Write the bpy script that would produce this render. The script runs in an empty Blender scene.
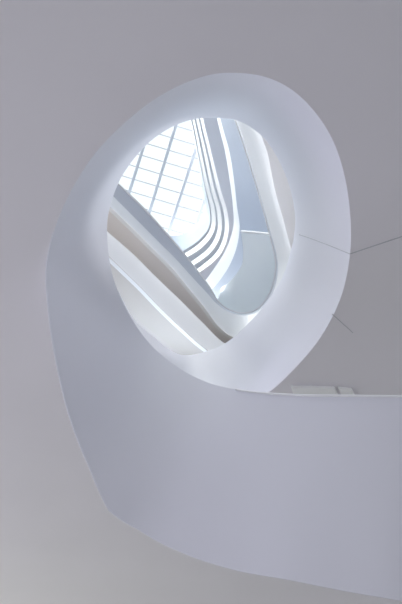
import bpy, bmesh, math
from mathutils import Vector, Matrix
C = bpy.context.scene.collection
S = bpy.context.scene
# ------------------------------------------------------------------ camera
EYE = Vector((0, 0, 1.6)); PITCH = math.radians(50); LENS = 32.0
cd = bpy.data.cameras.new('camera'); cam = bpy.data.objects.new('camera', cd); C.objects.link(cam)
cam.location = EYE; cam.rotation_euler = (math.pi/2 + PITCH, 0, 0)
cd.sensor_fit = 'VERTICAL'; cd.sensor_height = 36; cd.lens = LENS; cd.clip_end = 500
S.camera = cam
# ------------------------------------------------------------------ sky: bright overcast, dimmer towards the horizon
w = bpy.data.worlds.new('overcast_sky'); S.world = w; w.use_nodes = True
nt = w.node_tree; nt.nodes.clear()
out = nt.nodes.new('ShaderNodeOutputWorld'); bg = nt.nodes.new('ShaderNodeBackground')
tc = nt.nodes.new('ShaderNodeTexCoord'); sep = nt.nodes.new('ShaderNodeSeparateXYZ'); cr = nt.nodes.new('ShaderNodeValToRGB')
nt.links.new(tc.outputs['Generated'], sep.inputs[0]); nt.links.new(sep.outputs['Z'], cr.inputs[0])
nt.links.new(cr.outputs[0], bg.inputs[0]); nt.links.new(bg.outputs[0], out.inputs[0])
cr.color_ramp.elements[0].position = 0.0;  cr.color_ramp.elements[0].color = (0.82, 0.83, 0.91, 1)
cr.color_ramp.elements[1].position = 0.8; cr.color_ramp.elements[1].color = (1.14, 1.17, 1.20, 1)
e = cr.color_ramp.elements.new(0.3); e.color = (0.82, 0.83, 0.91, 1)
bg.inputs[1].default_value = 1.0
S.view_settings.view_transform = 'Standard'; S.view_settings.look = 'None'
S.view_settings.gamma = 1; S.view_settings.use_curve_mapping = False
S.view_settings.exposure = 0.0
# unseen fill lights added round the lobby and the void
def area(name, loc, target, sx, sy, energy, col):
    l = bpy.data.lights.new(name, 'AREA'); l.shape = 'RECTANGLE'; l.size = sx; l.size_y = sy
    l.energy = energy; l.color = col
    o = bpy.data.objects.new(name, l); C.objects.link(o); o.location = loc
    o.rotation_euler = (Vector(target) - Vector(loc)).to_track_quat('-Z', 'Y').to_euler()
    return o
for nm, loc, to, sx, sy, en, col in (
    ('left_fill_light', (-12, 4, 1.8), (0, 3, 6.0), 10, 3, 780, (.36, .34, .44)),  # unseen fill, added to lift the ring's right side and the ceiling
    ('far_fill_light', (-8, 14, 1.5), (-3, 3, 6.0), 12, 3, 165, (.60, .63, .38)),  # unseen fill, added to brighten the near ring and the left ceiling
    # unseen fill added on the upper floors, round the void
    ('upper_left_fill_light', (-12, 0, 7.9), (0, 8, 10.5), 8, 1.2, 365, (.4, .45, .55)),  # unseen fill, added to brighten the lowest soffit
    ('upper_fill_light', (9, 3, 11.6), (-2, 6, 12.1), 6, .5, 188, (1, 1, 1.03)),  # unseen fill, added for the second soffit and its left fascia
    ('upper_fill_light', (-9, 3, 11.6), (2, 5, 12.1), 6, .5, 480, (1, .98, .96)),  # unseen fill, added for the second soffit on the right
    ('ring_far_fill', (0, 9.5, 8.7), (0, 1.5, 6.3), 5, 1, 165, (.85, 1, 1.15)),  # hidden area light, added to brighten the ring from the far side
    ('ring_side_fill', (5, 4.4, 8.8), (-1.3, 3.2, 6.6), 3, .8, 110, (1, 1, 1.02)),  # hidden area light, added to brighten the left of the ring
):
    area(nm, loc, to, sx, sy, en, col)
sl = bpy.data.lights.new('veiled_sun', 'SUN'); sl.energy = 8.2; sl.angle = math.radians(70); sl.color = (1, 1, 1)
so = bpy.data.objects.new('veiled_sun', sl); C.objects.link(so); so.location = (-20, -20, 60)
so.rotation_euler = Vector((.5, .12, -1)).to_track_quat('-Z', 'Y').to_euler()
# ------------------------------------------------------------------ materials
def paint(name, col, rough=0.6, noise=0.015, bump=0.0):
    m = bpy.data.materials.new(name); m.use_nodes = True
    n = m.node_tree.nodes; l = m.node_tree.links; b = n['Principled BSDF']
    b.inputs['Roughness'].default_value = rough
    t = n.new('ShaderNodeTexCoord'); z = n.new('ShaderNodeTexNoise'); z.inputs['Scale'].default_value = 0.7
    z.inputs['Detail'].default_value = 3
    l.new(t.outputs['Object'], z.inputs['Vector'])
    r = n.new('ShaderNodeValToRGB'); l.new(z.outputs['Fac'], r.inputs[0])
    r.color_ramp.elements[0].position = .3; r.color_ramp.elements[1].position = .7
    r.color_ramp.elements[0].color = tuple(c*(1-noise) for c in col) + (1,)
    r.color_ramp.elements[1].color = tuple(min(1, c*(1+noise)) for c in col) + (1,)
    l.new(r.outputs[0], b.inputs['Base Color'])
    return m
M = dict(
    plaster=paint('white_plaster', (.755, .765, .82), .55),
    ceiling=paint('ceiling_paint', (.77, .755, .785), .7),
    warm=paint('warm_soffit_paint', (.84, .82, .82), .7),
    fascia=paint('white_fascia_paint', (.86, .87, .88), .5),
    grey=paint('pale_grey_metal', (.58, .60, .65), .5),
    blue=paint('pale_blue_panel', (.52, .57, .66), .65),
    pale=paint('pale_soffit_paint', (.78, .81, .86), .6),
    glass=paint('frosted_blue_glass', (.90, .97, 1.0), .15),
    joint=paint('joint_sealant', (.50, .51, .54), .8),
    bar=paint('glazing_bar_metal', (.60, .63, .68), .4),
    floor=paint('pale_stone_floor', (.62, .63, .60), .35, .04),
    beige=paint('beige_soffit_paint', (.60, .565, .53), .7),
    kerb=paint('pale_kerb_metal', (.60, .67, .76), .5),
    lamp=paint('opal_lamp_cover', (.88, .89, .88), .4),
)
def pane_mat():
    m = bpy.data.materials.new('clear_skylight_glass'); m.use_nodes = True
    n = m.node_tree.nodes; l = m.node_tree.links; n.clear()
    o = n.new('ShaderNodeOutputMaterial'); mx = n.new('ShaderNodeMixShader')
    tr = n.new('ShaderNodeBsdfTransparent'); gl = n.new('ShaderNodeBsdfGlossy'); fr = n.new('ShaderNodeFresnel')
    tr.inputs[0].default_value = (.96, .98, .98, 1); gl.inputs['Roughness'].default_value = .05
    fr.inputs[0].default_value = 1.3
    l.new(fr.outputs[0], mx.inputs[0]); l.new(tr.outputs[0], mx.inputs[1]); l.new(gl.outputs[0], mx.inputs[2])
    l.new(mx.outputs[0], o.inputs[0]); return m
M['pane'] = pane_mat()
# ------------------------------------------------------------------ helpers
F = 604 * LENS / 36.0
ROT = cam.rotation_euler.to_matrix()
def at(px, py, z):
    """the point at height z above eye level that was surveyed on the photo at (px, py)"""
    d = ROT @ Vector(((px - 201) / F, -(py - 302) / F, -1))
    return EYE + d * (z / d.z)
def crom(p0, p1, p2, p3, t):
    # centripetal-ish: plain Catmull-Rom with uniform parameter
    return 0.5*((2*p1) + (p2-p0)*t + (2*p0-5*p1+4*p2-p3)*t*t + (3*p1-p0-3*p2+p3)*t**3)
def spline(pts, closed=False, n=10):
    P = [Vector(p) for p in pts]; m = len(P); o = []
    for i in range(m if closed else m-1):
        g = (lambda k: P[k % m]) if closed else (lambda k: P[max(0, min(m-1, k))])
        for s in range(n): o.append(crom(g(i-1), g(i), g(i+1), g(i+2), s/n))
    if not closed: o.append(P[-1].copy())
    return o
def rail(pts, z=None, closed=False, n=10):
    """pts are (px, py[, z]); smoothed in plan at their real heights"""
    return spline([at(p[0], p[1], p[2] if len(p) > 2 else z) for p in pts], closed, n)
def link(name, me, mat, parent=None, smooth=True):
    o = bpy.data.objects.new(name, me); C.objects.link(o); me.materials.append(mat)
    if smooth:
        for p in me.polygons: p.use_smooth = True
    if parent:
        o.parent = parent; o.matrix_parent_inverse = parent.matrix_world.inverted()
    return o
def tag(o, label, cat, group=None):
    o['label'] = label; o['category'] = cat
    if group: o['group'] = group
    return o
def struct(o, label=None):
    o['kind'] = 'structure'
    if label: o['label'] = label
    return o
def loft(name, low, up, mat, parent=None, closed=False, thick=0.0, rows=10, bulge=0.0, zc=None):
    """a parapet skin between two rails with a real thickness behind it"""
    n = len(low); bm = bmesh.new(); g = []
    cen = sum((a for a in low), Vector())/n
    for i in range(n):
        a, b = low[i], up[i]; row = []
        out = Vector((a.x-cen.x, a.y-cen.y, 0)).normalized() if bulge else Vector()
        for r in range(rows+1):
            t = r/rows
            row.append(bm.verts.new(a.lerp(b, t) + out*bulge*math.sin(math.pi*t)))
        g.append(row)
    for i in range(n if closed else n-1):
        j = (i+1) % n
        for r in range(rows): bm.faces.new((g[i][r], g[j][r], g[j][r+1], g[i][r+1]))
    bmesh.ops.recalc_face_normals(bm, faces=bm.faces)
    me = bpy.data.meshes.new(name); bm.to_mesh(me); bm.free()
    o = link(name, me, mat, parent)
    if thick:
        # the side that faces the eye stays where it was surveyed; the thickness goes away from it
        f = me.polygons[len(me.polygons)//2]
        toward = (EYE - f.center).dot(f.normal) > 0
        s = o.modifiers.new('thickness', 'SOLIDIFY'); s.thickness = thick; s.offset = -1 if toward else 1
        e = o.modifiers.new('crisp_edges', 'EDGE_SPLIT'); e.split_angle = math.radians(40)
    return o
def slab(name, hole, cx, cy, R, mat, th=0.25):
    """horizontal slab: flat soffit with a hole of the given outline, its edge and its top"""
    z = hole[0].z; bm = bmesh.new()
    def loop(pts, zz):
        vs = [bm.verts.new((p[0], p[1], zz)) for p in pts]
        return vs, [bm.edges.new((vs[i], vs[(i+1) % len(vs)])) for i in range(len(vs))]
    outer = [(cx-R, cy-R), (cx+R, cy-R), (cx+R, cy+R), (cx-R, cy+R)]
    hp = [(p.x, p.y) for p in hole]
    l = {}
    for zz in (z, z+th):
        hv, he = loop(hp, zz); ov, oe = loop(outer, zz); l[zz] = (hv, ov)
        bmesh.ops.triangle_fill(bm, edges=he+oe, use_beauty=True, use_dissolve=False)
    for k in (0, 1):
        a, b = l[z][k], l[z+th][k]
        for i in range(len(a)):
            j = (i+1) % len(a); bm.faces.new((a[i], a[j], b[j], b[i]))
    bmesh.ops.recalc_face_normals(bm, faces=bm.faces)
    me = bpy.data.meshes.new(name); bm.to_mesh(me); bm.free()
    return link(name, me, mat, smooth=False)
def bar(name, a, b, w, h, mat, parent=None):
    a, b = Vector(a), Vector(b); d = (b-a).normalized(); s = d.cross(Vector((0, 0, 1))).normalized()*w/2
    u = s.cross(d).normalized()*h
    if u.z < 0: u = -u
    bm = bmesh.new(); v = [bm.verts.new(p+q) for p in (a, b) for q in (-s, s, s+u, -s+u)]
    for f in ((0,1,2,3), (7,6,5,4), (0,4,5,1), (1,5,6,2), (2,6,7,3), (3,7,4,0)): bm.faces.new([v[i] for i in f])
    bmesh.ops.recalc_face_normals(bm, faces=bm.faces)
    bmesh.ops.bevel(bm, geom=bm.edges[:], offset=min(w, h)*.12, segments=1, affect='EDGES')
    me = bpy.data.meshes.new(name); bm.to_mesh(me); bm.free()
    return link(name, me, mat, parent, smooth=False)
def empty(name, loc):
    o = bpy.data.objects.new(name, None); C.objects.link(o); o.location = loc; o.empty_display_size = .3
    bpy.context.view_layer.update(); return o

# ------------------------------------------------------------------ lobby floor and ceiling
ZC = 4.0
bm = bmesh.new(); v = [bm.verts.new(p) for p in ((-16,-12,0),(16,-12,0),(16,20,0),(-16,20,0))]; f = bm.faces.new(v)
r = bmesh.ops.extrude_face_region(bm, geom=[f])
for q in r['geom']:
    if isinstance(q, bmesh.types.BMVert): q.co.z -= .3
bmesh.ops.recalc_face_normals(bm, faces=bm.faces)
me = bpy.data.meshes.new('floor'); bm.to_mesh(me); bm.free()
struct(link('floor', me, M['floor'], smooth=False))

# the spiral: (low px, low py, low z, up px, up py, up z), starting low at the right, once round and on behind itself
SP = [
 (600, 640, 1.12, 600, 399, 2.52),
 (520, 626, 1.18, 520, 398, 2.60), (460, 614, 1.22, 460, 397, 2.66),
 (402, 601, 1.28, 402, 396.5, 2.72), (345, 591, 1.36, 352, 396, 2.80), (290, 580, 1.46, 305, 395.5, 2.90),
 (235, 570, 1.58, 268, 393.5, 3.02), (185, 554, 1.74, 236, 389.5, 3.18), (142, 532, 1.94, 205, 381.5, 3.42),
 (111, 503.5, 2.15, 176, 366, 3.75), (86, 460, 2.50, 150, 344, 4.15), (67, 408, 2.90, 129, 314, 4.60),
 (54, 350, 3.35, 114, 280, 5.05), (48, 305, 3.70, 108, 248, 5.40), (46.5, 268, 3.93, 108, 216, 5.65),
 (54, 231, 4.0, 118, 184, 5.78), (69, 195, 4.0, 133, 160, 5.8), (94, 155, 4.0, 152, 140, 5.8),
 (128, 120, 4.0, 174, 126, 5.8), (165, 93, 4.0, 196, 119, 5.8), (205, 76, 4.0, 218, 118, 5.8),
 (240, 73, 4.0, 240, 121.5, 5.8), (274, 80, 4.0, 262, 136, 5.8), (303, 99, 4.0, 277, 157, 5.8),
 (328, 131, 4.0, 288, 182, 5.8), (343, 169, 4.0, 294, 207, 5.8), (350, 212, 4.0, 295, 226, 5.8),
 (350, 254, 4.0, 291, 250, 5.8), (341, 297, 4.0, 281, 280, 5.8), (322, 335, 4.0, 263, 307, 5.8),
 (298, 365, 4.0, 245, 326.5, 5.8), (268, 393, 4.0, 224, 344, 5.8), (232, 412, 4.0, 196, 354, 5.8),
 (190, 415, 4.0, 176, 353, 5.8), (150, 402, 4.0, 154, 337, 5.8), (115, 378, 4.0, 134, 319, 5.8),
 (92, 346, 4.0, 119, 292, 5.8)]
low = rail([(a, b, c) for a, b, c, *_ in SP]); up = rail([(a, b, c) for *_, a, b, c in SP])
for k in range(-9, 10):        # the pointed corner where the parapet's lower edge turns
    q = 90+k; low[q] = low[q] + (low[q]-up[q])*.033*(1-abs(k)/9)
sp = loft('spiral_parapet', low, up, M['plaster'], thick=.008, rows=16)
tag(sp, 'smooth white plaster parapet spiralling up from lower right around the oval opening', 'parapet')
cu = bpy.data.curves.new('top_edge', 'CURVE'); cu.dimensions = '3D'; cu.bevel_depth = .011; cu.bevel_resolution = 3
cs = cu.splines.new('POLY'); cs.points.add(70)
for p, q in zip(cs.points, up[:71]): p.co = (*q, 1)
co = bpy.data.objects.new('top_edge', cu); C.objects.link(co); bpy.context.view_layer.update()
me = bpy.data.meshes.new_from_object(co); bpy.data.objects.remove(co)
link('top_edge', me, M['fascia'], sp)['label'] = 'thin lighter rounded top edge'
# ceiling, cut to the spiral's lower edge, the cut closing above the free-hanging stretch
hole = rail([(a, b, 4.0) for a, b, c, *_ in SP[14:-1]] + [(88, 346, 4.0), (67, 318, 4.0), (51, 290, 4.0)], closed=True)
struct(slab('ceiling', hole, 0, 4, 16, M['ceiling'], .02))
# seams
n = 10; i = 27*n
def on_face(f, t):
    j = int(math.floor(f)); g = f-j
    return low[j].lerp(low[j+1], g).lerp(up[j].lerp(up[j+1], g), t)
def seam_on_spiral(i, t0, t1):
    bm = bmesh.new(); vs = []
    for k in range(10):
        t = t0+(t1-t0)*k/9; f = i-k*.66; p = on_face(f, t); q = on_face(f+1, t)
        d = (q-p).normalized()*.005; nrm = (EYE-p).normalized()*.004
        vs.append([bm.verts.new(p-d+nrm), bm.verts.new(p+d+nrm), bm.verts.new(p+d-nrm*.6), bm.verts.new(p-d-nrm*.6)])
    for a, b in zip(vs, vs[1:]):
        for k in range(4): bm.faces.new((a[k], a[(k+1) % 4], b[(k+1) % 4], b[k]))
    me = bpy.data.meshes.new('joint'); bm.to_mesh(me); bm.free()
    return link('joint', me, M['joint'], sp)
seam_on_spiral(i, 0.0, .88)['label'] = 'fine dark joint across the parapet face'
c1 = bar('trim_1', at(350, 254, ZC-.004), at(470, 214, ZC-.004), .010, .006, M['joint']); struct(c1)
c2 = bar('trim_2', at(332, 314, ZC-.004), at(353, 333, ZC-.004), .006, .006, M['joint']); struct(c2)
# pale recessed panels on the ceiling just over the parapet
def panel(name, pts, lab):
    bm = bmesh.new(); P = [at(x, y, ZC-.03) for x, y in pts]; T = [p+Vector((0, 0, .04)) for p in P]
    a = [bm.verts.new(p) for p in P]; b = [bm.verts.new(p) for p in T]
    bm.faces.new(a); bm.faces.new(b)
    for k in range(len(a)): bm.faces.new((a[k], a[(k+1) % len(a)], b[(k+1) % len(a)], b[k]))
    bmesh.ops.recalc_face_normals(bm, faces=bm.faces)
    bmesh.ops.bevel(bm, geom=bm.edges[:], offset=.008, segments=2, affect='EDGES')
    me = bpy.data.meshes.new(name); bm.to_mesh(me); bm.free()
    tag(link(name, me, M['lamp'], smooth=False), lab, 'ceiling panel')
panel('ceiling_panel', [(291, 387.5), (335, 388.5), (342, 404), (296, 404)], 'long pale ceiling panel just showing above the parapet edge')
panel('ceiling_panel', [(338, 388.5), (352, 390), (359, 404), (346, 404)], 'short pale ceiling panel at the right end of the long one')

# ------------------------------------------------------------------ upper floors round the void
V1 = [(60,208),(85,233),(108,256),(140,287),(163,311),(182,329),(205,349),(228,362),(258,360),(288,330),(306,290),(312,240),(308,190),(297,150),(275,105),(240,-60),(180,-200),(60,-200),(-20,-60),(0,100)]
E1 = [(66,190),(88,213),(109,233),(133,254),(155,276),(180,300),(203,323),(226,344),(250,345),(280,320),(300,285),(306,240),(302,190),(292,150),(272,110),(238,-50),(180,-185),(66,-185),(-8,-50),(14,100)]
V2 = [(66,165),(90,187),(112,208.5),(135,231),(155,251),(172,268),(190,290),(204,307),(219,327),(236,338),(256,334),(278,310),(290,280),(293,260),(290,245),(284,222),(275,190),(268,155),(262,137),(252,100),(235,-60),(180,-190),(60,-190),(-20,-60),(-10,80)]
E2 = [(76,160),(98,181),(117,200),(139,222),(159,242),(176,259),(194,279),(207,293),(217,304),(230,312.5),(245,315.5),(260,310),(272,295),(277.5,275),(277,257),(269,226),(259,190),(247.5,152),(236,118),(222,80),(208,-50),(165,-170),(66,-170),(-8,-50),(6,80)]
E3 = [(82,148),(104,170),(122,188),(144,209),(164,231),(180,249.5),(198,272),(209,287),(217,300),(228,309.5),(244,313.5),(259,308),(270,293),(275.5,274),(275.5,257),(268,226),(258,190),(246.5,152),(235,118),(221,80),(205,-48),(163,-166),(68,-166),(-4,-48),(12,84)]
Z1, Z1b, Z2, Z2b, Z3 = 8.6, 9.5, 10.4, 11.6, 12.4
struct(slab('ceiling', rail(V1, Z1, True), 0, 5, 22, M['beige'], .02))
p1 = loft('balcony_parapet', rail(V1, Z1, True), rail(E1, Z1b, True), M['fascia'], closed=True, thick=.08)
tag(p1, 'lowest wide white balcony fascia sloping across the lower left of the void', 'balcony parapet')
struct(slab('ceiling', rail(V2, Z2, True), 0, 6, 24, M['warm'], .02))
p2 = loft('balcony_parapet', rail(V2, Z2, True), rail(E2, Z2b, True), M['fascia'], closed=True, thick=.08)
tag(p2, 'bright white balcony fascia with a pointed turn at the bottom, second from below', 'balcony parapet')
p3 = loft('balcony_rail', rail(E2, Z2b, True), rail(E3, Z3, True), M['grey'], closed=True, thick=.06)
tag(p3, 'grey upstand with a thin white edge framing the skylight on the left', 'balcony rail')
E3r = rail(E3, Z3, True)
def tube(name, pts, r, mat, parent=None):
    cu = bpy.data.curves.new(name, 'CURVE'); cu.dimensions = '3D'; cu.bevel_depth = r; cu.bevel_resolution = 2
    s = cu.splines.new('POLY'); s.points.add(len(pts)-1); s.use_cyclic_u = True
    for p, q in zip(s.points, pts): p.co = (*q, 1)
    o = bpy.data.objects.new(name, cu); C.objects.link(o)
    bpy.context.view_layer.update()
    me = bpy.data.meshes.new_from_object(o); bpy.data.objects.remove(o)
    return link(name, me, mat, parent)
tube('edge_trim', E3r, .035, M['fascia'], p3)['label'] = 'thin white edge trim'
# pale blue face of the floor above (glazed at the bottom turn), rising from behind the white fascia to the band
P0 = [(-60,70),(90,180),(160,245),(195,290),(222,318),(250,326),(275,310),(288,282),(289,250),(280,215),(270,180),(258,145),(246,110),(232,50),(215,-60),(160,-220),(20,-220),(-120,-120),(-120,-20)]
P1 = [(-60,120),(85,215),(140,270),(180,300),(207,293),(225,273),(235.5,251),(239.5,228),(236.8,205),(234,180),(229.5,152),(222.8,128),(217,105),(210,70),(195,-50),(150,-200),(25,-200),(-110,-110),(-110,0)]
Q1 = [(-60,112),(88,206),(140,262),(178,291),(201,284),(216.5,265),(227.5,246),(233.5,225),(232.6,203),(229.6,180),(225.2,152),(219.2,128),(214,105),(205,70),(190,-46),(146,-192),(28,-192),(-104,-106),(-104,4)]
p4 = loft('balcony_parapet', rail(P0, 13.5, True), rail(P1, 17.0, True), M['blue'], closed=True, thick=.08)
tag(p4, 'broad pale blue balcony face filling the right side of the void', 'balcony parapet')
p5 = loft('balcony_parapet', rail(P1, 17.0, True), rail(Q1, 18.0, True), M['fascia'], closed=True, thick=.08)
tag(p5, 'bold white curved band edging the pale blue balcony face', 'balcony parapet')
# the stacked storeys above: mid line of each white band, half widths at top and turn
def band(mid, w):
    P = []; m = len(mid)
    for k, (x, y) in enumerate(mid):
        a = mid[(k-1) % m]; b = mid[(k+1) % m]; dx, dy = b[0]-a[0], b[1]-a[1]; L = math.hypot(dx, dy)
        ww = w[0] + (w[1]-w[0])*min(1, max(0, (y-130)/110))
        P.append((x+dy/L*ww/2, y-dx/L*ww/2))
    return P
TAIL = [(120,225),(60,180),(-60,120),(-160,40),(-160,-130),(0,-240),(120,-200),(165,-60)]
X3 = [(188,62),(202,120),(210.5,155),(219,190),(225.5,212),(226.5,232),(220,251),(206,265),(191,272),(165,262)]+TAIL
X2 = [(184,62),(197.6,120),(205.5,155),(212.5,188),(218.5,210),(219.5,230),(213,246),(199,259),(185,264.5),(160,256)]+TAIL
X1 = [(180,62),(193.5,120),(200.7,155),(207,186),(212.8,209),(213,227),(206,240),(193,251),(179,256.5),(158,249)]+TAIL
K0 = [(178,62),(191.2,120),(198.3,155),(204.5,186),(209.5,209),(209.5,225),(203,236),(191,246),(177,252),(157,245)]+TAIL
K1 = [(177,62),(190.0,120),(196.8,155),(202,186),(205,203),(203,214),(196,225),(186,233),(173,236),(153,233)]+TAIL
def lab(s): return s
def storey(mid, z, hh, w, label, ):
    i_ = band(mid, (-w[0], -w[1])); o_ = band(mid, w)
    struct(slab('ceiling', rail(o_, z, True), 0, 8, 30, M['pale'], .03))
    p = loft('balcony_parapet', rail(o_, z, True), rail(i_, z+hh, True), M['fascia'], closed=True, thick=.08, rows=4)
    tag(p, label, 'balcony parapet')
storey(X3, 20.5, 1.0, (2.6, 4.2), 'thin white curved band just inside the bold one')
storey(X2, 24.0, 1.0, (2.2, 4.4), 'middle one of the three thin white curved bands')
storey(X1, 27.5, 1.0, (2.0, 4.6), 'innermost thin white curved band, next to the skylight kerb')
kb = loft('skylight_kerb', rail(K0, 30, True), rail(K1, 32, True), M['kerb'], closed=True, thick=.08, rows=4)
tag(kb, 'pale kerb rounding the lower end of the skylight', 'skylight kerb')
struct(slab('ceiling', rail(K0, 30, True), 0, 9, 36, M['pale'], .03))

# frosted blue glass at the turn of the pale blue face
g0 = [(217,302),(228,312),(244,318),(262,312),(275,296),(280,274),(279,254),(273,236)]
g1 = [(221,288),(229,282),(237,273),(242,264),(243,256),(243,248),(242,240),(241,233)]
gl = loft('glass_screen', rail(g0, 12.45), rail(g1, 13.4), M['glass'], thick=.03)
tag(gl, 'rounded pale blue glass screen at the bottom turn of the void', 'glass screen')
tr = bar('screen_rail', at(241, 232, 13.42), at(273, 235, 12.47), .06, .06, M['fascia'], gl)

# ------------------------------------------------------------------ skylight
ZS = 33
sk = empty('skylight', at(165, 180, ZS)); tag(sk, 'white glazed roof with slanting glazing bars above the void', 'skylight')
def ln(x0, y0, x1, y1, s, e):
    return at(x0+(x1-x0)*s, y0+(y1-y0)*s, ZS), at(x0+(x1-x0)*e, y0+(y1-y0)*e, ZS)
for (x0, y0, x1, y1) in [(141,155,130,190),(175.7,126,149.5,212),(195,152,167,237),(204,202,192,237)]:
    s = -90/math.hypot(x1-x0, y1-y0); 
    e_ = 1+60/math.hypot(x1-x0, y1-y0)
    a, b = ln(x0, y0, x1, y1, s, e_); bar('glazing_bar', a, b, .20, .2, M['bar'], sk)
for k in range(-6, 14):
    y = 133 + 13.2*k          # height on the second bar
    a, b = at(85, y-21, ZS+.15), at(225, y+21, ZS+.15)
    bar('cross_bar', a, b, .06, .06, M['bar'], sk)
P = [at(-190, -270, ZS+.32), at(235, -270, ZS+.32), at(235, 275, ZS+.32), at(-190, 275, ZS+.32)]
bm = bmesh.new(); a = [bm.verts.new(p) for p in P]; b = [bm.verts.new(p+Vector((0,0,.03))) for p in P]
bm.faces.new(a); bm.faces.new(b)
for k in range(4): bm.faces.new((a[k], a[(k+1)%4], b[(k+1)%4], b[k]))
bmesh.ops.recalc_face_normals(bm, faces=bm.faces)
me = bpy.data.meshes.new('glazing'); bm.to_mesh(me); bm.free(); link('glazing', me, M['pane'], sk, smooth=False)
